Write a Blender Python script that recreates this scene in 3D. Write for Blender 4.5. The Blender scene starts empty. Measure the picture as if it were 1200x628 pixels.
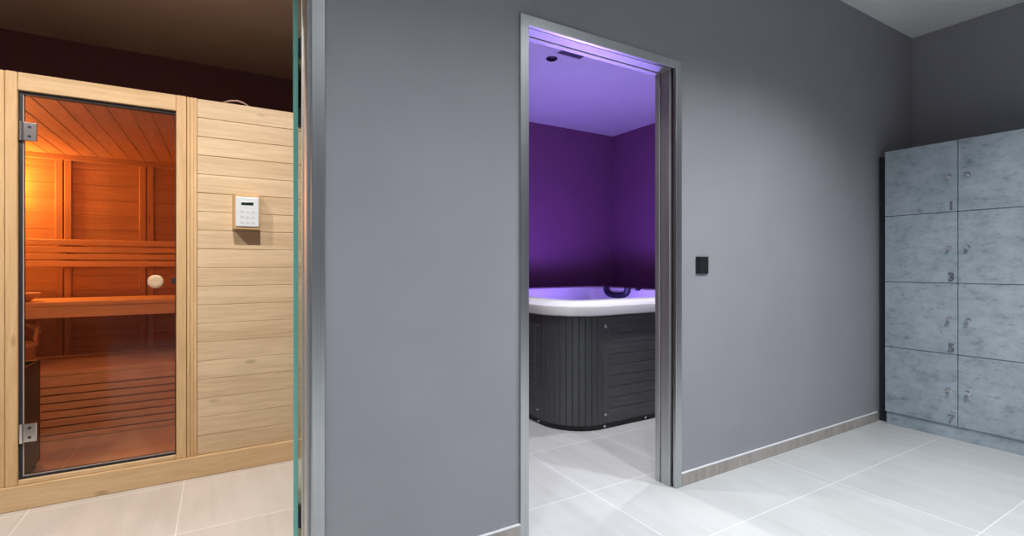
import bpy, bmesh, math, random
from mathutils import Vector, Matrix
random.seed(7)
PI = math.pi
sc = bpy.context.scene
COL = sc.collection

# ------------------------------------------------------------------ mesh helpers
class MB:
    def __init__(self): self.bm = bmesh.new()
    def _merge(self, b):
        m = bpy.data.meshes.new('tmp'); b.to_mesh(m); b.free()
        self.bm.from_mesh(m); bpy.data.meshes.remove(m)
    def box(self, x0, x1, y0, y1, z0, z1, bev=0.0, seg=2, rot=None):
        b = bmesh.new()
        vs = [b.verts.new((x, y, z)) for x in (x0, x1) for y in (y0, y1) for z in (z0, z1)]
        for f in ((0,1,3,2),(4,6,7,5),(0,4,5,1),(2,3,7,6),(0,2,6,4),(1,5,7,3)):
            b.faces.new([vs[i] for i in f])
        bmesh.ops.recalc_face_normals(b, faces=b.faces[:])
        if bev > 0:
            bmesh.ops.bevel(b, geom=b.edges[:], offset=bev, segments=seg, profile=.5, affect='EDGES')
        if rot is not None: bmesh.ops.transform(b, matrix=rot, verts=b.verts[:])
        self._merge(b); return self
    def prism(self, pts, axis, a0, a1, bev=0.0):
        """polygon pts (2-D) swept along axis from a0 to a1"""
        def P(p, a):
            if axis == 'z': return (p[0], p[1], a)
            if axis == 'y': return (p[0], a, p[1])
            return (a, p[0], p[1])
        b = bmesh.new()
        A = [b.verts.new(P(p, a0)) for p in pts]; B = [b.verts.new(P(p, a1)) for p in pts]
        b.faces.new(A); b.faces.new(B[::-1])
        n = len(pts)
        for i in range(n):
            b.faces.new((A[i], B[i], B[(i+1) % n], A[(i+1) % n]))
        bmesh.ops.recalc_face_normals(b, faces=b.faces[:])
        if bev > 0: bmesh.ops.bevel(b, geom=b.edges[:], offset=bev, segments=2, profile=.5, affect='EDGES')
        self._merge(b); return self
    def lathe(self, prof, c=(0,0,0), axis='z', seg=32):
        """prof: (r, h) from the axis' start to its end; closed with caps when r == 0"""
        b = bmesh.new(); rings = []
        for r, h in prof:
            ring = []
            for i in range(seg):
                a = 2*PI*i/seg; u, v = r*math.cos(a), r*math.sin(a)
                p = {'z': (u, v, h), 'y': (u, h, v), 'x': (h, u, v)}[axis]
                ring.append(b.verts.new((p[0]+c[0], p[1]+c[1], p[2]+c[2])))
                if r == 0: break
            rings.append(ring)
        for A, B in zip(rings, rings[1:]):
            for i in range(seg):
                j = (i+1) % seg
                if len(A) == 1 and len(B) == 1: continue
                if len(A) == 1: b.faces.new((A[0], B[i], B[j]))
                elif len(B) == 1: b.faces.new((A[i], B[0], A[j]))
                else: b.faces.new((A[i], B[i], B[j], A[j]))
        if len(rings[0]) > 1: b.faces.new(rings[0])
        if len(rings[-1]) > 1: b.faces.new(rings[-1][::-1])
        bmesh.ops.recalc_face_normals(b, faces=b.faces[:])
        self._merge(b); return self
    def loft(self, rings, closed=True, cap0=False, cap1=False, flip=False):
        b = bmesh.new()
        R = [[b.verts.new(p) for p in r] for r in rings]
        n = len(rings[0])
        for A, B in zip(R, R[1:]):
            for i in range(n if closed else n-1):
                j = (i+1) % n
                b.faces.new((A[i], A[j], B[j], B[i]))
        if cap0: b.faces.new(R[0][::-1])
        if cap1: b.faces.new(R[-1])
        bmesh.ops.recalc_face_normals(b, faces=b.faces[:])
        if flip: bmesh.ops.reverse_faces(b, faces=b.faces[:])
        self._merge(b); return self
    def tube(self, pts, r, seg=10):
        pts = [Vector(p) for p in pts]; rings = []
        prev = None
        for i, p in enumerate(pts):
            d = (pts[min(i+1, len(pts)-1)] - pts[max(i-1, 0)]).normalized()
            if prev is None:
                n = d.orthogonal().normalized()
            else:
                n = (prev - d*prev.dot(d)).normalized()
            prev = n; q = d.cross(n)
            rings.append([tuple(p + n*r*math.cos(2*PI*k/seg) + q*r*math.sin(2*PI*k/seg)) for k in range(seg)])
        return self.loft(rings, True, True, True)
    def build(self, name, mat, parent=None, smooth=False, kind=None):
        m = bpy.data.meshes.new(name); self.bm.to_mesh(m); self.bm.free()
        if smooth:
            m.shade_smooth()
            try: m.set_sharp_from_angle(angle=math.radians(40))
            except Exception: pass
        if mat: m.materials.append(mat)
        o = bpy.data.objects.new(name, m); COL.objects.link(o)
        if parent is not None:
            o.parent = parent
            if parent.parent is None: o.matrix_parent_inverse = parent.matrix_world.inverted()   # parts sit at the world origin, so sub-parts need none
        if kind: o['kind'] = kind
        return o

def thing(name, label, cat, loc=(0,0,0), group=None):
    o = bpy.data.objects.new(name, None); COL.objects.link(o)
    o.empty_display_size = .05; o.location = loc; o.matrix_world = Matrix.Translation(loc)
    o['label'] = label; o['category'] = cat
    if group: o['group'] = group
    return o
def tag(o, label, cat, group=None):
    o['label'] = label; o['category'] = cat
    if group: o['group'] = group
    return o
def struct(o): o['kind'] = 'structure'; return o

# ------------------------------------------------------------------ material helpers
class NT:
    def __init__(self, name):
        self.m = bpy.data.materials.new(name); self.m.use_nodes = True
        self.t = self.m.node_tree; self.t.nodes.clear()
        self.out = self.t.nodes.new('ShaderNodeOutputMaterial')
    def n(self, typ, **kw):
        x = self.t.nodes.new(typ)
        for k, v in kw.items():
            if hasattr(x, k): setattr(x, k, v)
        return x
    def l(self, a, b): self.t.links.new(a, b)
    def bsdf(self, col=(.5,.5,.5), rough=.5, metal=0., spec=.5):
        b = self.n('ShaderNodeBsdfPrincipled')
        b.inputs['Base Color'].default_value = (*col, 1); b.inputs['Roughness'].default_value = rough
        b.inputs['Metallic'].default_value = metal; b.inputs['Specular IOR Level'].default_value = spec
        self.l(b.outputs[0], self.out.inputs[0]); self.b = b; return b
    def coords(self, scale=(1,1,1), loc=(0,0,0), rot=(0,0,0)):
        tc = self.n('ShaderNodeTexCoord'); mp = self.n('ShaderNodeMapping')
        mp.inputs['Scale'].default_value = scale; mp.inputs['Location'].default_value = loc
        mp.inputs['Rotation'].default_value = rot
        self.l(tc.outputs['Object'], mp.inputs[0]); return mp.outputs[0]
    def noise(self, vec, scale, detail=4, rough=.5, dist=0.):
        x = self.n('ShaderNodeTexNoise'); x.inputs['Scale'].default_value = scale
        x.inputs['Detail'].default_value = detail; x.inputs['Roughness'].default_value = rough
        x.inputs['Distortion'].default_value = dist; self.l(vec, x.inputs['Vector']); return x.outputs['Fac']
    def ramp(self, fac, stops):
        r = self.n('ShaderNodeValToRGB'); e = r.color_ramp.elements
        while len(e) < len(stops): e.new(.5)
        for s, (p, c) in zip(e, stops):
            s.position = p; s.color = (*c, 1) if len(c) == 3 else c
        self.l(fac, r.inputs[0]); return r.outputs[0]
    def mix(self, fac, a, b, mode='MIX'):
        x = self.n('ShaderNodeMix', data_type='RGBA', blend_type=mode)
        for s, v in ((x.inputs[0], fac), (x.inputs[6], a), (x.inputs[7], b)):
            if hasattr(v, 'links') or hasattr(v, 'is_linked'): self.l(v, s)
            elif isinstance(v, (int, float)): s.default_value = v
            else: s.default_value = (*v, 1)
        return x.outputs[2]
    def bump(self, h, strength=.1, dist=.01):
        x = self.n('ShaderNodeBump'); x.inputs['Strength'].default_value = strength; x.inputs['Distance'].default_value = dist
        self.l(h, x.inputs['Height']); self.l(x.outputs[0], self.b.inputs['Normal'])

def plain(name, col, rough=.5, metal=0., spec=.5):
    k = NT(name); k.bsdf(col, rough, metal, spec); return k.m
def paint(name, col, rough=.75, spec=.25):
    k = NT(name); k.bsdf(col, rough, 0, spec)
    v = k.coords(); f = k.noise(v, 3.0, 3)
    k.l(k.ramp(f, [(.3, tuple(c*.97 for c in col)), (.7, tuple(c*1.03 for c in col))]), k.b.inputs['Base Color'])
    k.bump(k.noise(v, 260, 2), .04, .002); return k.m
def wood(name, lo, hi, axis='x', rough=.5, knots=True, spec=.3, vary=.5):
    """axis = direction the grain runs along"""
    k = NT(name); k.bsdf(hi, rough, 0, spec)
    s = {'x': (.9, 14, 14), 'y': (14, .9, 14), 'z': (14, 14, .9)}[axis]
    g = k.noise(k.coords(s), 1.6, 5, .6, .8)
    c = k.ramp(g, [(.3, lo), (.5, tuple((a+b)/2 for a, b in zip(lo, hi))), (.7, hi)])
    fine = k.noise(k.coords(tuple(q*6 for q in s)), 1.5, 2, .5)
    c = k.mix(.18, c, k.ramp(fine, [(.35, tuple(x*.6 for x in lo)), (.65, hi)]))
    # board to board variation
    pl = {'x': (.25, .25, 9.6), 'y': (11, .25, .25), 'z': (9, 9, .2)}[axis]
    bv = k.noise(k.coords(pl), 1.0, 0)
    c = k.mix(vary, c, k.ramp(bv, [(.35, (.86,.83,.8)), (.65, (1,1,1))]), 'MULTIPLY')
    if knots:
        ks = {'x': (2.2, 6, 6), 'y': (6, 2.2, 6), 'z': (6, 6, 2.2)}[axis]
        vo = k.n('ShaderNodeTexVoronoi'); vo.inputs['Scale'].default_value = 1.0
        k.l(k.coords(ks, (.3, .1, .45)), vo.inputs['Vector'])
        kn = k.ramp(vo.outputs['Distance'], [(.035, (1,1,1)), (.085, (0,0,0))])
        c = k.mix(k.mix(1, kn, (.5,.5,.5), 'MULTIPLY'), c, tuple(x*.45 for x in lo))
    k.l(c, k.b.inputs['Base Color']); k.bump(g, .06, .003); return k.m
def steel(name, col=(.52,.54,.545), rough=.33, axis='z'):
    k = NT(name); k.bsdf(col, rough, 1.0)
    s = {'x': (1, 160, 160), 'z': (160, 160, 1), 'y': (160, 1, 160)}[axis]
    f = k.noise(k.coords(s), 1.5, 3)
    k.l(k.ramp(f, [(.3, tuple(c*.88 for c in col)), (.7, tuple(min(1, c*1.08) for c in col))]), k.b.inputs['Base Color'])
    mr = k.n('ShaderNodeMapRange'); mr.inputs[3].default_value = rough*.85; mr.inputs[4].default_value = rough*1.2
    k.l(f, mr.inputs[0]); k.l(mr.outputs[0], k.b.inputs['Roughness']); return k.m
def tiles(name, bw, bh, ox, oy, lo, hi, grout, rough=.4):
    k = NT(name); k.bsdf(hi, rough, 0, .4)
    br = k.n('ShaderNodeTexBrick'); br.offset = 0.; br.squash = 1.
    br.inputs['Scale'].default_value = 1.; br.inputs['Brick Width'].default_value = bw
    br.inputs['Row Height'].default_value = bh; br.inputs['Mortar Size'].default_value = .003
    br.inputs['Mortar Smooth'].default_value = .35; br.inputs['Bias'].default_value = 0.
    br.inputs['Color1'].default_value = (.93,.93,.93,1); br.inputs['Color2'].default_value = (1,1,1,1)
    br.inputs['Mortar'].default_value = (1,1,1,1)
    k.l(k.coords((1,1,1), (-ox, -oy, 0)), br.inputs['Vector'])
    st = k.noise(k.coords((13, 1.1, 1)), 1.0, 5, .6, .6)
    cl = k.noise(k.coords((2.2, 1.2, 1)), 1.3, 4, .6)
    c = k.ramp(st, [(.28, lo), (.72, hi)])
    c = k.mix(.5, c, k.ramp(cl, [(.3, lo), (.7, hi)]))
    c = k.mix(1, c, br.outputs['Color'], 'MULTIPLY')
    c = k.mix(br.outputs['Fac'], c, grout)
    k.l(c, k.b.inputs['Base Color'])
    mr = k.n('ShaderNodeMapRange'); mr.inputs[3].default_value = rough*.85; mr.inputs[4].default_value = rough*1.2
    k.l(st, mr.inputs[0]); k.l(mr.outputs[0], k.b.inputs['Roughness'])
    inv = k.n('ShaderNodeMath', operation='SUBTRACT'); inv.inputs[0].default_value = 1; k.l(br.outputs['Fac'], inv.inputs[1])
    k.bump(inv.outputs[0], .15, .002); return k.m
def glass(name, tint, refl=1.0):
    k = NT(name)
    tr = k.n('ShaderNodeBsdfTransparent'); tr.inputs[0].default_value = (*tint, 1)
    gl = k.n('ShaderNodeBsdfGlossy'); gl.inputs['Roughness'].default_value = .0
    fr = k.n('ShaderNodeFresnel'); fr.inputs[0].default_value = 1.5
    mu = k.n('ShaderNodeMath', operation='MULTIPLY'); mu.inputs[1].default_value = refl
    k.l(fr.outputs[0], mu.inputs[0])
    mx = k.n('ShaderNodeMixShader'); k.l(mu.outputs[0], mx.inputs[0]); k.l(tr.outputs[0], mx.inputs[1]); k.l(gl.outputs[0], mx.inputs[2])
    k.l(mx.outputs[0], k.out.inputs[0]); return k.m

# ------------------------------------------------------------------ materials
M = {}
M['hall'] = paint('taupe_grey_wall_paint', (.305,.298,.325))
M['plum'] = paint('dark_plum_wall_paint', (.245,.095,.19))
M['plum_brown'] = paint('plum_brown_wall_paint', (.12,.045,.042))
M['white'] = paint('white_ceiling_paint', (.78,.78,.78))
M['brown_ceil'] = paint('brown_ceiling_paint', (.76,.60,.48))
lo, hi, gr = (.46,.455,.445), (.60,.60,.595), (.70,.70,.70)
M['floor_hall'] = tiles('large_grey_floor_tile', 1.19, .573, 2.795, 1.36, lo, hi, gr)
M['floor_spa'] = tiles('grey_floor_tile', .595, .573, 1.605, 1.36, lo, hi, gr)
M['floor_sauna'] = tiles('beige_floor_tile', .603, .573, -.163, 1.37, (.52,.47,.425), (.66,.61,.565), (.76,.72,.685))
M['skirting'] = wood('skirting_tile', (.33,.29,.265), (.48,.44,.41), 'z', .45, False)
M['skirting_edge'] = plain('white_edge_strip', (.75,.75,.77), .4)
M['steel'] = steel('brushed_steel_upright'); M['steel_satin'] = steel('satin_steel_lining', (.58,.59,.59), .5); M['steel_x'] = steel('brushed_steel_head', axis='x')
M['chrome'] = plain('polished_chrome', (.72,.73,.75), .18, 1.)
M['number'] = plain('grey_steel_digit', (.36,.38,.40), .25, 1.); M['rubber'] = plain('black_rubber', (.016,.016,.02), .6)
M['black'] = plain('black_plastic', (.010,.013,.015), .35)
M['dark_metal'] = plain('dark_hinge_metal', (.045,.045,.045), .4, .6)
M['pine_x'] = wood('spruce_boards', (.60,.435,.27), (.75,.585,.395), 'x')
M['pine_z'] = wood('spruce_posts', (.58,.37,.18), (.72,.50,.275), 'z', vary=.25)
M['pine_door'] = wood('spruce_kickboard', (.58,.385,.20), (.72,.51,.30), 'x', vary=.2)
M['alder_x'] = wood('alder_boards', (.40,.22,.11), (.58,.36,.20), 'x', vary=.4)
M['alder_y'] = wood('alder_ceiling_boards', (.42,.23,.12), (.60,.37,.21), 'y', vary=.4)
M['alder_z'] = wood('alder_battens', (.42,.23,.12), (.58,.36,.20), 'z', vary=.2)
M['bench'] = wood('bench_boards', (.64,.44,.28), (.80,.60,.41), 'x', vary=.2, knots=False)
M['bronze_glass'] = glass('bronze_tinted_glass', (.975,.875,.80), .7)
M['clear_glass'] = glass('clear_glass', (.86,.97,.93), .7)
M['glass_edge'] = plain('green_glass_edge', (.22,.62,.53), .15, 0, .6)
M['heater'] = plain('dark_heater_metal', (.02,.02,.022), .35, .6)
M['stone'] = plain('sauna_stones', (.12,.11,.10), .8)
M['panel_white'] = plain('white_control_plastic', (.66,.70,.74), .4)
M['lcd'] = plain('black_lcd', (.012,.02,.022), .15)
M['key'] = plain('pale_keys', (.55,.60,.64), .5)
M['acrylic'] = plain('white_acrylic', (.82,.82,.84), .22)
M['pillow'] = plain('navy_headrest', (.012,.012,.03), .45)
M['wire'] = plain('pinkish_cable_sheath', (.45,.28,.24), .5)
def locker_mat():
    k = NT('concrete_laminate'); k.bsdf((.3,.36,.4), .42, 0, .4)
    v = k.coords((1, 1, 1.15))
    a = k.noise(v, 2.6, 6, .62, .3); b = k.noise(k.coords((1, 1, 1.7)), 8, 8, .75); d = k.noise(k.coords((1, 1, 1.6)), 15, 7, .75)
    c = k.ramp(a, [(.30, (.22,.27,.30)), (.52, (.35,.41,.45)), (.72, (.48,.54,.58))])
    c = k.mix(.5, c, k.ramp(b, [(.34, (.15,.19,.215)), (.44, (.33,.39,.43)), (.56, (.42,.48,.525)), (.68, (.52,.58,.615))]))
    c = k.mix(.6, c, k.ramp(d, [(.34, (.45,.48,.5)), (.46, (1,1,1))]), 'MULTIPLY')
    k.l(c, k.b.inputs['Base Color']); return k.m
M['locker'] = locker_mat()
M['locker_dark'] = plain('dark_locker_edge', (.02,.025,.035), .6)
def skirt_mat():
    k = NT('embossed_charcoal_panel'); k.bsdf((.085,.088,.092), .42, 0, .4)
    f = k.noise(k.coords((3, 3, 40)), 2.5, 5, .65)
    k.l(k.ramp(f, [(.3, (.080,.083,.087)), (.7, (.125,.129,.133))]), k.b.inputs['Base Color'])
    k.bump(f, .25, .003); return k.m
M['skirt'] = skirt_mat()
M['skirt_corner'] = plain('charcoal_corner_panel', (.082,.086,.091), .38)
M['base'] = plain('black_tub_base', (.012,.012,.014), .5)

# ------------------------------------------------------------------ the setting
YW, YB = 1.745, 1.860          # faces of the wall the doorways stand in
XE, ZC = 4.734, 2.945
XW, YS, YF = -2.8, -3.0, 5.21
O1 = (-.745, .301); O2 = (1.070, 2.044); ZD = 2.187

w = MB()
for x0, x1 in ((XW, O1[0]), (O1[1], O2[0]), (O2[1], XE)): w.box(x0, x1, YW, YB, 0, ZC)
for x0, x1 in (O1, O2): w.box(x0, x1, YW, YB, ZD, ZC)
bmesh.ops.remove_doubles(w.bm, verts=w.bm.verts[:], dist=1e-5)
wn = struct(w.build('wall_front', M['hall']))
struct(MB().box(XE, XE+.12, YS, YB, 0, ZC).build('wall_right', M['hall']))
struct(MB().box(XE, XE+.12, YB, YF+.12, 0, ZC).build('wall_right_spa', M['plum']))
struct(MB().box(XW-.12, XW, YS, YB, 0, ZC).build('wall_left', M['hall']))
struct(MB().box(XW-.12, XE+.12, YS-.12, YS, 0, ZC).build('wall_rear', M['hall']))
struct(MB().box(.95, XE, YF, YF+.12, 0, ZC).build('wall_back_spa', M['plum']))
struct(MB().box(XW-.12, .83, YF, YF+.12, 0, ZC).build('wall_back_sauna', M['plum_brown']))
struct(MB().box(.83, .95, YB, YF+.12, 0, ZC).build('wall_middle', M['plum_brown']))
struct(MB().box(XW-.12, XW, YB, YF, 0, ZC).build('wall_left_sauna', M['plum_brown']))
struct(MB().box(XW-.12, XE+.12, YS-.12, YW, -.06, 0).build('floor', M['floor_hall']))
struct(MB().box(.89, XE+.12, YW, YF+.12, -.06, 0).build('floor_spa', M['floor_spa']))
struct(MB().box(XW-.12, .89, YW, YF+.12, -.06, 0).build('floor_sauna', M['floor_sauna']))
struct(MB().box(XW-.12, XE+.12, YS-.12, YB-.05, ZC, ZC+.08).build('ceiling', M['white']))
struct(MB().box(.89, XE+.12, YB-.05, YF+.12, ZC, ZC+.08).build('ceiling_spa', M['white']))
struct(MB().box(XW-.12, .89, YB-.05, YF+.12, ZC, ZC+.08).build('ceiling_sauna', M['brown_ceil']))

for i, (x0, x1) in enumerate(((O1[1], O2[0]), (O2[1], 4.14), (XW, O1[0]))):
    b = struct(MB().box(x0, x1, YW-.010, YW, 0, .064).build('baseboard_%d' % (i+1), M['skirting']))
    e = MB().box(x0, x1, YW-.0115, YW, .064, .070, .001).build('edge_strip', M['skirting_edge'], b)

# steel door frames: a profile (inward offset, y) swept round the opening
def sweep(prof, X0, X1, Z, head=1.):
    rings = []
    for k in range(4):
        r = []
        for o, y in prof:
            x = X0+o if k < 2 else X1-o
            z = 0 if k in (0, 3) else Z-o*head
            r.append((x, y, z))
        rings.append(r)
    return MB().loft(rings, True, True, True)
def door_frame(n, X0, X1, deep):
    root = thing('door_%d' % n, '', '', ((X0+X1)/2, YW, 0)); del root['label']; del root['category']; struct(root)
    sweep([(0, YW-.010), (.040, YW-.010), (.042, YW-.008), (.042, YW+.008), (0, YW+.008)], X0, X1, ZD).build('casing', M['steel'], root)
    sweep([(0, YW+.008), (.034, YW+.008), (.034, YW+.022), (0, YW+.022)], X0, X1, ZD).build('rubber_seal', M['rubber'], root)
    sweep([(0, YW+.022), (.050, YW+.022), (.052, YW+.024), (.052, YW+.080), (.050, YW+.082), (.044, YW+.082), (.044, YW+.088),
           (.054, YW+.088), (.056, YW+.09), (.056, deep), (0, deep)], X0, X1, ZD, .72).build('jamb_lining', M['steel_satin'], root)
    return root
door_frame(1, O1[0], O1[1], 1.862)
door_frame(2, O2[0], O2[1], 1.862)

# ------------------------------------------------------------------ glass door, swung open
HX, HY = .2300, 1.892           # hinge-side edge
gd = thing('glass_door', 'frameless clear glass door with green edges swung open beside the grey wall', 'door', (HX, HY, .012))
Rg = Matrix.Translation((HX, HY, 0)) @ Matrix.Rotation(math.radians(-9.6), 4, 'Z')
MB().box(-.0055, .0055, .004, .80, .012, 2.13, rot=Rg).build('glass_pane', M['clear_glass'], gd)
g = MB().box(-.0078, .0078, 0, .006, .012, 2.13, .001, rot=Rg)
g.build('green_edge', M['glass_edge'], gd)
for z, s in ((1.918, 1), (1.668, 1), (.247, -1)):
    h = MB()
    pts = [(0, -.036), (.009, -.040), (.009, .040), (0, .014)] if s < 0 else [(0, -.026), (.009, -.032), (.009, .032), (0, .026)]
    h.prism([(HX+.0075+p[0], z+p[1]) for p in pts], 'y', HY-.010, HY+.03, .0012)
    hg = h.build('hinge', M['dark_metal'], gd); hg['label'] = 'dark metal glass hinge'
    MB().box(HX+.0150, HX+.0190, HY-.020, HY+.028, z-.036, z+.034, .001).build('wall_plate', M['rubber'], hg)

# ------------------------------------------------------------------ sauna cabin
SY = 3.149; SI = 3.235
sa = thing('sauna_cabin', 'pale spruce sauna cabin with an orange lit interior behind a glass door', 'sauna', (-.45, SY, 0))
def planks_h(m, x0, x1, y0, y1, z0, z1, p=.1015, gap=.0016, bev=.002):
    z = z0
    while z < z1-.004:
        m.box(x0, x1, y0, y1, z+gap/2, min(z+p, z1)-gap/2, bev, 1); z += p
    return m
f = MB(); planks_h(f, -.107, .72, SY+.006, SI, .113, 2.042); f.build('front_wall', M['pine_x'], sa)
f = MB(); planks_h(f, -1.60, -.905, SY+.006, SI, .113, 2.042); f.build('front_wall', M['pine_x'], sa)
f = MB(); planks_h(f, -1.60, -1.52, SI, 5.0, 0, 1.985); f.build('side_wall', M['alder_x'], sa)
f = MB(); planks_h(f, .64, .72, SI, 5.0, 0, 1.985); f.build('side_wall', M['alder_x'], sa)
f = MB(); planks_h(f, -1.60, .72, 5.0, 5.07, 0, 1.985, .118); f.build('back_wall', M['alder_x'], sa)
f = MB(); x = -1.60
while x < .715:
    f.box(x+.0012, min(x+.098, .72)-.0012, SI, 5.07, 1.985, 2.03, .003, 1); x += .098
f.build('ceiling_boards', M['alder_y'], sa)
MB().box(-1.60, .72, SI, 5.07, 2.03, 2.042).build('roof_board', M['pine_x'], sa)
for cx in (-1.545, -1.03, -.517, 0., .51):
    MB().box(cx-.047, cx-.004, 4.982, 5.0, 0, 1.985, .003, 1).box(cx+.004, cx+.047, 4.982, 5.0, 0, 1.985, .003, 1).build('wall_batten', M['alder_z'], sa)
MB().box(-1.52, .64, 4.965, 5.0, 1.945, 1.985, .003, 1).build('cornice', M['alder_x'], sa)
MB().box(-.855, -.812, SY-.004, SI, .113, 2.042, .003, 1).build('door_post', M['pine_z'], sa)
MB().box(-.200, -.155, SY-.004, SI, .113, 2.042, .003, 1).build('door_post', M['pine_z'], sa)
MB().box(-.905, -.857, SY+.002, SI, .113, 2.042, .003, 1).build('corner_batten', M['pine_z'], sa)
MB().box(-.153, -.138, SY+.001, SI, .113, 2.042, .002, 1).box(-.138, -.123, SY+.004, SI, .113, 2.042, .002, 1).box(-.123, -.107, SY+.001, SI, .113, 2.042, .002, 1).build('corner_batten', M['pine_z'], sa)
MB().box(-.8115, -.2005, SY-.003, SI, 1.958, 2.042, .003, 1).build('head_rail', M['pine_door'], sa)
MB().box(-.8115, -.2005, SY-.002, SI, .113, .136, .003, 1).build('door_sill', M['pine_door'], sa)
MB().box(-1.60, .72, SY-.014, SI, 0, .113, .004).build('kickboard', M['pine_door'], sa)
# door leaf
sd = MB().box(-.797, -.206, SY+.018, SY+.026, .147, 1.945, .001, 1).build('door', M['bronze_glass'], sa)
sd['label'] = 'bronze tinted glass door'
q = MB()
for a in ((-.8115, -.7985, .137, 1.957), (-.2055, -.2005, .137, 1.957), (-.7985, -.2055, .137, .1475), (-.7985, -.2055, 1.9445, 1.957)):
    q.box(a[0], a[1], SY+.012, SY+.05, a[2], a[3])
q.build('door_gasket', M['rubber'], sa)
q = MB().box(-.7985, -.7945, SY+.016, SY+.028, .147, 1.9445).box(-.7945, -.2055, SY+.016, SY+.028, .1475, .1515)
ge = q.build('glass_rim', plain('pale_glass_rim', (.42,.38,.36), .2), sd); ge['label'] = 'pale polished glass edge'
for z in (1.77, .352):
    h = MB().box(-.795, -.748, SY+.006, SY+.018, z-.043, z+.043, .002)
    hh = h.build('door_hinge', M['chrome'], sd); hh['label'] = 'chrome hinge plate'
    MB().lathe([(0, z-.045), (.008, z-.045), (.008, z+.045), (0, z+.045)], (-.803, SY+.006, 0)).build('hinge_pin', M['chrome'], hh, True)
    for dz in (-.022, .022):
        MB().lathe([(0, SY+.003), (.006, SY+.003), (.0065, SY+.007), (0, SY+.007)], (-.773, 0, z+dz), 'y', 14).build('screw', M['dark_metal'], hh, True)
k = MB().lathe([(0, SY-.026), (.022, SY-.026), (.024, SY-.0235), (.029, SY-.0235), (.034, SY-.019), (.035, SY-.010), (.031, SY+.004), (.014, SY+.008), (.014, SY+.018), (0, SY+.018)], (-.288, 0, 1.056), 'y', 36)
kk = k.build('door_knob', wood('pale_knob_wood', (.55,.37,.22), (.74,.54,.36), 'x', .5, False), sd, True); kk['label'] = 'round pale wooden door knob'
MB().box(-.222, -.197, SY+.006, SY+.018, 1.043, 1.075, .002).build('latch_plate', M['dark_metal'], sd)
# benches
ub = thing('sauna_bench', 'upper wooden sauna bench with a deep front board', 'bench', (-.44, 4.6, .80), 'tiered sauna benches')
f = MB(); y = 4.362
for wd in (.098, .118, .118, .118, .118):
    f.box(-1.515, .635, y, y+wd-.006, .868, .896, .004); y += wd
f.build('seat_slats', M['bench'], ub)
MB().box(-1.515, .635, 4.366, 4.392, .790, .866, .003).build('front_board', M['bench'], ub)
for x in (-1.50, -.46, .58): MB().box(x, x+.045, 4.40, 4.98, .80, .866, .003).build('bearer', M['alder_z'], ub)
lb = thing('sauna_bench', 'lower wooden sauna bench with a slatted front reaching the floor', 'bench', (-.44, 4.5, 0), 'tiered sauna benches')
f = MB(); y = 4.262
for i in range(6):
    f.box(-1.515, .635, y, y+.114, .422, .452, .004); y += .12
f.build('seat_slats', M['bench'], lb)
MB().box(-1.515, .635, 4.264, 4.286, .350, .420, .003).build('front_board', M['bench'], lb)
f = MB()
for i in range(7):
    z1 = .342-i*.0512; f.box(-1.515, .635, 4.266, 4.286, max(z1-.043, .002), z1, .003, 1)
f.build('front_slats', M['bench'], lb)
for x in (-1.49, -.46, .58): MB().box(x, x+.045, 4.29, 4.34, 0, .42, .002).build('leg', M['alder_z'], lb)
br = thing('backrest', 'slatted wooden backrest on the sauna back wall above the upper bench', 'backrest', (-.44, 4.95, 1.13))
for i in range(4):
    z1 = 1.337-i*.054; MB().box(-1.515, .635, 4.925, 4.945, z1-.044, z1, .003, 1).build('slat', M['bench'], br)
for x in (-1.03, -.517, 0.): MB().box(x-.02, x+.02, 4.945, 4.981, 1.12, 1.337).build('spacer', M['alder_z'], br)
# heater
he = thing('sauna_heater', 'dark metal sauna heater standing on the floor behind the glass door hinge', 'heater', (-1.12, 3.57, 0))
h = MB()
h.box(-1.36, -.885, 3.34, 3.352, .03, .60, .003).box(-1.36, -.885, 3.788, 3.80, .03, .60, .003)
h.box(-1.36, -1.348, 3.352, 3.788, .03, .60, .003).box(-.897, -.885, 3.352, 3.788, .03, .60, .003)
h.box(-1.348, -.897, 3.352, 3.788, .03, .05)
h.build('casing', M['heater'], he)
for (x, y) in ((-1.34, 3.36), (-.93, 3.36), (-1.34, 3.755), (-.93, 3.755)): MB().box(x, x+.03, y, y+.03, 0, .03, .002).build('foot', M['heater'], he)
h = MB(); h.box(-1.345, -.90, 3.355, 3.785, .30, .50)
for i in range(60):
    x, y = random.uniform(-1.30, -.945), random.uniform(3.40, 3.74); r = random.uniform(.03, .045)
    b = bmesh.new(); bmesh.ops.create_icosphere(b, subdivisions=1, radius=r)
    for v in b.verts: v.co = v.co*random.uniform(.8, 1.1) + Vector((x, y, .53))
    h._merge(b)
st = h.build('stones', M['stone'], he); st['kind'] = 'stuff'
# bucket on the lower bench
bk = thing('sauna_bucket', 'wooden sauna bucket with a bow handle on the lower bench', 'bucket', (-1.185, 4.47, .453))
MB().lathe([(0, .453), (.108, .453), (.130, .640), (.118, .640), (.100, .475), (0, .475)], (-1.185, 4.47, 0)).build('staves', M['alder_z'], bk, True)
for z, r in ((.615, .1285), (.500, .115)):
    MB().lathe([(r-.008, z-.012), (r+.004, z-.012), (r+.006, z), (r+.004, z+.012), (r-.008, z+.012)], (-1.185, 4.47, 0)).build('hoop', M['bench'], bk, True)
for s in (-1, 1):
    MB().prism([(-1.185+s*.108, .60), (-1.185+s*.131, .60), (-1.185+s*.150, .775), (-1.185+s*.132, .785)], 'y', 4.44, 4.50, .003).build('ear', M['alder_z'], bk)
MB().tube([(-1.185+.136*math.cos(PI*i/14), 4.47+.0*i, .685+.075*math.sin(PI*i/14)) for i in range(15)], .014).build('handle', M['bench'], bk, True)
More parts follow.
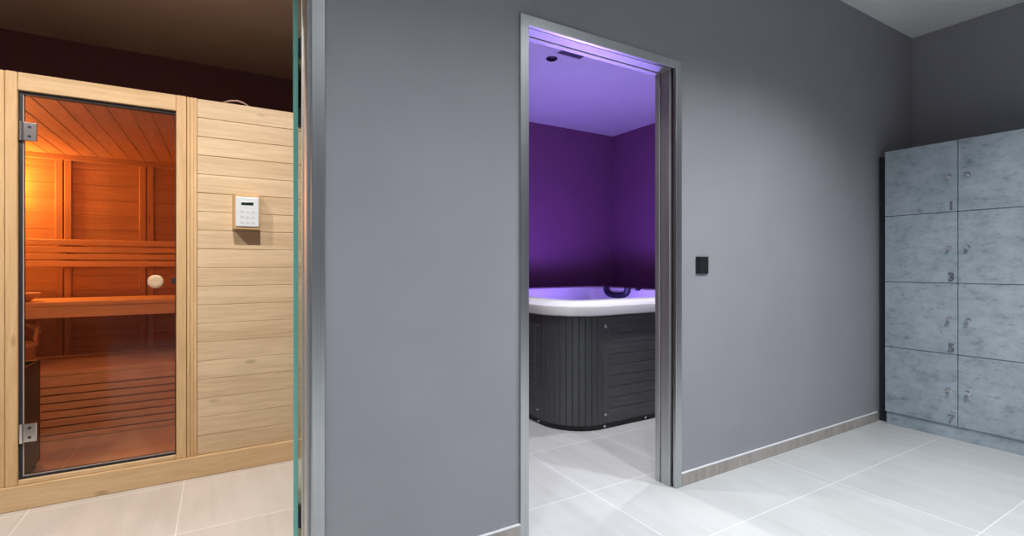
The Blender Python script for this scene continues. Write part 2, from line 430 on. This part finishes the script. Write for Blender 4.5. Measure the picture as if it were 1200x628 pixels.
bo = MB().lathe([(0, .897), (.05, .897), (.085, .925), (.108, .953), (.103, .957), (.082, .932), (.045, .912), (0, .912)], (-1.155, 4.50, 0)).build('wooden_bowl', M['bench'], None, True)
tag(bo, 'shallow wooden bowl standing on the upper sauna bench', 'bowl')
# controller
ct = thing('sauna_controller', 'white sauna control panel with black display on the spruce front wall', 'controller', (.13, SY, 1.43))
CX0, CX1, CZ0, CZ1, CY = .073, .187, 1.353, 1.517, SY-.062
MB().prism([(CX0-.003, CY+.006), (CX1+.006, CY+.006), (CX1+.010, SY+.0055), (CX0-.016, SY+.0055)], 'z', CZ0-.012, CZ1+.014, .002).build('wooden_backing_box', M['pine_z'], ct)
fc = MB().box(CX0, CX1, CY, CY+.02, CZ0, CZ1, .005).build('faceplate', M['panel_white'], ct)
MB().box(CX0+.026, CX0+.086, CY-.0015, CY+.002, 1.473, 1.490, .001).build('display', M['lcd'], fc)
for r in range(3):
    for c in range(3):
        MB().box(CX0+.022+c*.027, CX0+.040+c*.027, CY-.001, CY+.002, 1.372+r*.030, 1.384+r*.030, .0008, 1).build('button', M['key'], fc)
# cable on the roof
cb = MB().tube([(-.06, 3.30, 2.045), (0., 3.22, 2.048), (.045, 3.18, 2.062), (.085, 3.17, 2.066), (.115, 3.172, 2.058), (.14, 3.18, 2.045), (.16, 3.26, 2.045)], .0045).build('cable', M['wire'], None, True)
tag(cb, 'thin pinkish cable arching over the top edge of the sauna', 'cable')

# ------------------------------------------------------------------ hot tub
def rrect(x0, x1, y0, y1, r, n=10):
    P = []
    for cx, cy, a0 in ((x1-r, y1-r, 0), (x0+r, y1-r, 90), (x0+r, y0+r, 180), (x1-r, y0+r, 270)):
        for i in range(n+1):
            a = math.radians(a0 + 90*i/n); P.append((cx+r*math.cos(a), cy+r*math.sin(a)))
    return P
TX0, TX1, TY0, TY1, TR = 1.970, 4.12, 2.618, 4.82, .315
tub = thing('hot_tub', 'charcoal panelled hot tub with a white rim and violet light inside', 'hot tub', ((TX0+TX1)/2, (TY0+TY1)/2, 0))
def ring(inset, z, r=None):
    rr = max(TR-inset, .12) if r is None else r
    return [(x, y, z) for x, y in rrect(TX0+inset, TX1-inset, TY0+inset, TY1-inset, rr)]
rim = [ring(.02, .790), ring(-.018, .792), ring(-.028, .800), ring(-.030, .848), ring(-.026, .859), ring(-.014, .864), ring(.045, .868), ring(.052, .871), ring(.060, .882), ring(.075, .888),
       ring(.20, .888), ring(.225, .880), ring(.24, .855), ring(.27, .74), ring(.30, .62), ring(.52, .60), ring(.56, .56), ring(.60, .30), ring(.68, .25)]
MB().loft(rim, True, False, True).build('shell', M['acrylic'], tub, True)
# skirts: four ribbed corners, four plain sides
def corner(cx, cy, a0, label=None):
    pts_o, pts_i = [], []
    nb = 11
    for b_ in range(nb):
        for t, d in ((.0, .006), (.10, 0), (.5, 0), (.90, 0), (1.0, .006)):
            a = math.radians(a0 + 90*(b_+t)/nb); r = TR-d
            pts_o.append((cx+r*math.cos(a), cy+r*math.sin(a)))
    for i in range(13):
        a = math.radians(a0+90-90*i/12); r = TR-.03; pts_i.append((cx+r*math.cos(a), cy+r*math.sin(a)))
    return MB().prism(pts_o+pts_i, 'z', .038, .785).build('corner_panel', M['skirt_corner'], tub)
for cx, cy, a0 in ((TX0+TR, TY0+TR, 180), (TX1-TR, TY0+TR, 270), (TX1-TR, TY1-TR, 0), (TX0+TR, TY1-TR, 90)): corner(cx, cy, a0)
def side_panel(x0, x1, y0, y1, out):
    m = MB(); m.box(x0, x1, y0, y1, .038, .785, .003, 1)
    z, i = .062, 0
    while z < .74:
        e = .004
        X0, X1, Y0, Y1 = x0, x1, y0, y1
        if out == 'y-': Y0 -= e; X0 += .055; X1 -= .055; Y1 = Y0+.012
        if out == 'y+': Y1 += e; X0 += .055; X1 -= .055; Y0 = Y1-.012
        if out == 'x-': X0 -= e; Y0 += .055; Y1 -= .055; X1 = X0+.012
        if out == 'x+': X1 += e; Y0 += .055; Y1 -= .055; X0 = X1-.012
        m.box(X0, X1, Y0, Y1, z, z+.0725, .0035, 1); z += .0755
    return m.build('side_panel', M['skirt'], tub)
side_panel(TX0+TR+.002, TX1-TR-.002, TY0+.001, TY0+.03, 'y-')
side_panel(TX0+TR+.002, TX1-TR-.002, TY1-.03, TY1-.001, 'y+')
side_panel(TX0+.001, TX0+.03, TY0+TR+.002, TY1-TR-.002, 'x-')
side_panel(TX1-.03, TX1-.001, TY0+TR+.002, TY1-TR-.002, 'x+')
MB().loft([ring(.012, 0), ring(.012, .037)], True, True, True).build('plinth', M['base'], tub)
bolts = [('y', TX0+TR+.025, .715), ('y', TX0+TR+.025, .105), ('b', TX0+TR+.025, .020), ('b', TX0+TR+.42, .020), ('x', TY0+TR+.03, .715), ('x', TY0+TR+.03, .105), ('c', TY0+TR+.03, .020)]
for typ, p, z in bolts:
    if typ in 'yb':
        y = TY0+.001 if typ == 'y' else TY0+.012
        m = MB().lathe([(0, y-.009), (.006, y-.008), (.012, y-.004), (.013, y), (0, y)], (p, 0, z), 'y', 16)
    else:
        x = TX0+.001 if typ == 'x' else TX0+.012
        m = MB().lathe([(0, x-.009), (.006, x-.008), (.012, x-.004), (.013, x), (0, x)], (0, p, z), 'x', 16)
    m.build('bolt', M['chrome'], tub, True)
# headrest: a dark U-shaped pillow over the far rim
U = [(-.175, .085), (-.168, .045), (-.150, .015), (-.115, 0), (-.06, -.008), (0, -.010), (.06, -.008), (.115, 0), (.150, .015), (.168, .045), (.175, .085)]
m = MB().tube([(3.855-.012*(1-abs(u)/.175), 4.185+u, (.812+v)) for u, v in U], .034, 14)
hr = m.build('headrest', M['pillow'], tub, True); hr['label'] = 'dark navy U-shaped headrest'
MB().lathe([(0, .868), (.032, .868), (.034, .880), (.028, .892), (.012, .896), (0, .896)], (3.900, 3.890, 0), 'z', 24).build('diverter_knob', M['pillow'], tub, True)
LV = NT('violet_led'); em = LV.n('ShaderNodeEmission'); em.inputs[0].default_value = (.30,.18,1,1); em.inputs[1].default_value = 45; LV.l(em.outputs[0], LV.out.inputs[0])
for x, y, ax in ((TX1-.285, 3.7, 'x'), (3.05, TY1-.285, 'y')):
    o_ = x if ax == 'x' else y
    c_ = (0, y, .68) if ax == 'x' else (x, 0, .68)
    MB().lathe([(0, o_-.01), (.035, o_-.01), (.04, o_), (.04, o_+.01), (0, o_+.01)], c_, ax, 20).build('underwater_lamp', LV.m, tub, True)

# ceiling fittings
v = thing('ceiling_vent', 'slim rectangular air vent in the violet lit ceiling', 'vent', (2.59, 3.37, ZC))
MB().box(2.455, 2.71, 3.310, 3.320, ZC-.003, ZC, .001).box(2.455, 2.71, 3.40, 3.41, ZC-.003, ZC, .001).box(2.455, 2.465, 3.32, 3.40, ZC-.003, ZC, .001).box(2.70, 2.71, 3.32, 3.40, ZC-.003, ZC, .001).build('frame', plain('vent_frame_grey', (.5,.5,.52), .5), v)
m = MB().box(2.465, 2.70, 3.32, 3.40, ZC-.001, ZC)
for i in range(4): m.box(2.465, 2.70, 3.327+i*.018, 3.335+i*.018, ZC-.003, ZC-.001)
m.build('grille', plain('vent_grille_dark', (.10,.10,.12), .6), v)
dl = thing('recessed_downlight', 'small round black recessed downlight in the violet lit ceiling', 'downlight', (2.49, 3.52, ZC))
MB().lathe([(.034, ZC), (.050, ZC), (.050, ZC-.005), (.036, ZC-.012), (.030, ZC-.012), (.030, ZC)], (2.49, 3.52, 0)).build('trim_ring', M['black'], dl, True)
MB().lathe([(0, ZC-.004), (.031, ZC-.004), (.031, ZC), (0, ZC)], (2.49, 3.52, 0)).build('lens', M['black'], dl, True)

# ------------------------------------------------------------------ lockers
LX = 4.129; SEAM = (1.687, 1.277, .867); ROWS = (.090, .557, 1.023, 1.492, 1.960)
def digit(ch, y, z, parent):
    cu = bpy.data.curves.new('digit', 'FONT'); cu.body = ch; cu.size = .078; cu.extrude = .003; cu.align_x = 'CENTER'; cu.align_y = 'CENTER'; cu.offset = .0012
    tmp = bpy.data.objects.new('tmp', cu); COL.objects.link(tmp)
    dg = bpy.context.evaluated_depsgraph_get(); me = bpy.data.meshes.new_from_object(tmp.evaluated_get(dg))
    COL.objects.unlink(tmp); bpy.data.objects.remove(tmp); bpy.data.curves.remove(cu)
    me.transform(Matrix.Translation((LX-.003, y, z)) @ Matrix.Rotation(-PI/2, 4, 'Z') @ Matrix.Rotation(PI/2, 4, 'X'))
    me.materials.clear(); me.materials.append(M['number'])
    o = bpy.data.objects.new('number', me); COL.objects.link(o); o.parent = parent; return o
for c in range(2):
    y1, y0 = SEAM[c], SEAM[c+1]
    lk = thing('locker_cabinet', ('grey concrete-look locker column standing next to the grey wall corner', 'grey concrete-look locker column cut off by the picture edge')[c], 'locker', (4.42, (y0+y1)/2, .09), 'concrete-look lockers')
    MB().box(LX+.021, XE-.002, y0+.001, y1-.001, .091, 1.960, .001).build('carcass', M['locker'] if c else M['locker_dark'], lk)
    for r in range(4):
        d = MB().box(LX, LX+.019, y0+.0022, y1-.0022, ROWS[r]+.0022, ROWS[r+1]-.0022, .001, 1).build('door', M['locker'], lk)
        ky = y0+.045 if c == 0 else y1-.049
        kz = ROWS[r] + .232
        MB().lathe([(0, LX-.030), (.008, LX-.030), (.0105, LX-.027), (.0105, LX-.018), (.006, LX-.012), (.006, LX-.003), (.015, LX-.002), (.015, LX), (0, LX)], (0, ky, kz), 'x', 20).build('lock_knob', M['chrome'], d, True)
        if c == 0: digit('7531'[r], y0+.033, ROWS[r]+.040, d)
pb = MB().box(LX+.012, LX+.030, .867, 1.680, 0, .0895, .001).build('plinth_board', M['locker'], None)
tag(pb, 'grey concrete-look plinth board along the floor under the lockers', 'plinth')
fl = MB().box(LX+.055, LX+.075, 1.688, 1.744, 0, 1.935).build('filler_strip', M['locker_dark'], None)
tag(fl, 'black filler strip in the gap between lockers and grey wall', 'filler strip')

# light switch
sw = thing('light_switch', 'black square light switch on the grey wall beside the steel doorway', 'switch', (2.209, YW, 1.14))
MB().box(2.163, 2.256, YW-.010, YW+.001, 1.096, 1.187, .003).build('backplate', M['black'], sw)
MB().box(2.176, 2.243, YW-.014, YW-.009, 1.108, 1.175, .002).build('rocker', M['black'], sw)

# ------------------------------------------------------------------ lights
def spot(name, loc, energy, angle, blend=1., col=(1,1,1), size=.04, target=None):
    d = bpy.data.lights.new(name, 'SPOT'); d.energy = energy; d.spot_size = math.radians(angle); d.spot_blend = blend
    d.color = col; d.shadow_soft_size = size
    o = bpy.data.objects.new(name, d); COL.objects.link(o); o.location = loc
    if target is not None:
        o.rotation_euler = (Vector(target)-Vector(loc)).to_track_quat('-Z', 'Y').to_euler()
    return o
def point(name, loc, energy, col, size=.1):
    d = bpy.data.lights.new(name, 'POINT'); d.energy = energy; d.color = col; d.shadow_soft_size = size
    o = bpy.data.objects.new(name, d); COL.objects.link(o); o.location = loc; return o
def area(name, loc, energy, sx, sy, col=(1,1,1)):
    d = bpy.data.lights.new(name, 'AREA'); d.energy = energy; d.shape = 'RECTANGLE'; d.size = sx; d.size_y = sy; d.color = col
    o = bpy.data.objects.new(name, d); COL.objects.link(o); o.location = loc; return o
COOL = (.90, .955, 1)
for x, e in ((-1.5, 100), (-.3, 108), (.9, 115), (1.85, 155), (2.75, 235)):
    spot('hall_downlight', (x, .54, 2.93), e, 127, 1., COOL, .05)
for x in (-1.5, -.3, .9, 2.0, 3.0):
    spot('hall_downlight', (x, -1.3, 2.93), 110, 110, 1., COOL, .05)
for x, e in ((1.30, 60), (1.965, 96), (3.20, 105)):  # first one is an added fill off the lamp row, brightens the jamb
    spot('spa_downlight_and_fill', (x, 2.28, 2.93), e, 84, .7, (1,1,.98), .02)
for x in (-1.1, .1): spot('sauna_downlight', (x, 1.98, 2.93), 175, 150, .9, (1,.94,.86), .03)
point('sauna_corner_lamp', (-1.46, 4.90, 1.74), 42, (1,.43,.10), .05)
point('sauna_front_fill', (-1.46, 3.33, 1.74), 12, (1,.46,.14), .05)  # added unseen fill in the front corner, brightens benches and back wall
spot('tub_uplight', (3.0, 3.72, .60), 125, 166, .4, (.315,.185,1), .25, (3.0, 3.72, 3))

wld = bpy.data.worlds.new('world'); sc.world = wld; wld.use_nodes = True
wld.node_tree.nodes['Background'].inputs[0].default_value = (.5,.5,.5,1); wld.node_tree.nodes['Background'].inputs[1].default_value = .2

# ------------------------------------------------------------------ camera
cam = bpy.data.cameras.new('camera'); co = bpy.data.objects.new('camera', cam); COL.objects.link(co)
co.location = (0, 0, 1.14); co.rotation_euler = (PI/2, 0, -math.radians(30.656))
cam.sensor_width = 36; cam.lens = 36*577/1200; cam.shift_y = -3/1200; cam.clip_start = .02
sc.camera = co
sc.view_settings.view_transform = 'Standard'; sc.view_settings.look = 'None'
sc.view_settings.exposure = 0; sc.view_settings.gamma = 1; sc.view_settings.use_curve_mapping = False
sc.cycles.use_denoising = True
sc.cycles.max_bounces = 12; sc.cycles.diffuse_bounces = 6; sc.cycles.transparent_max_bounces = 12
sc.cycles.caustics_reflective = False; sc.cycles.caustics_refractive = False
sc.cycles.sample_clamp_indirect = 6
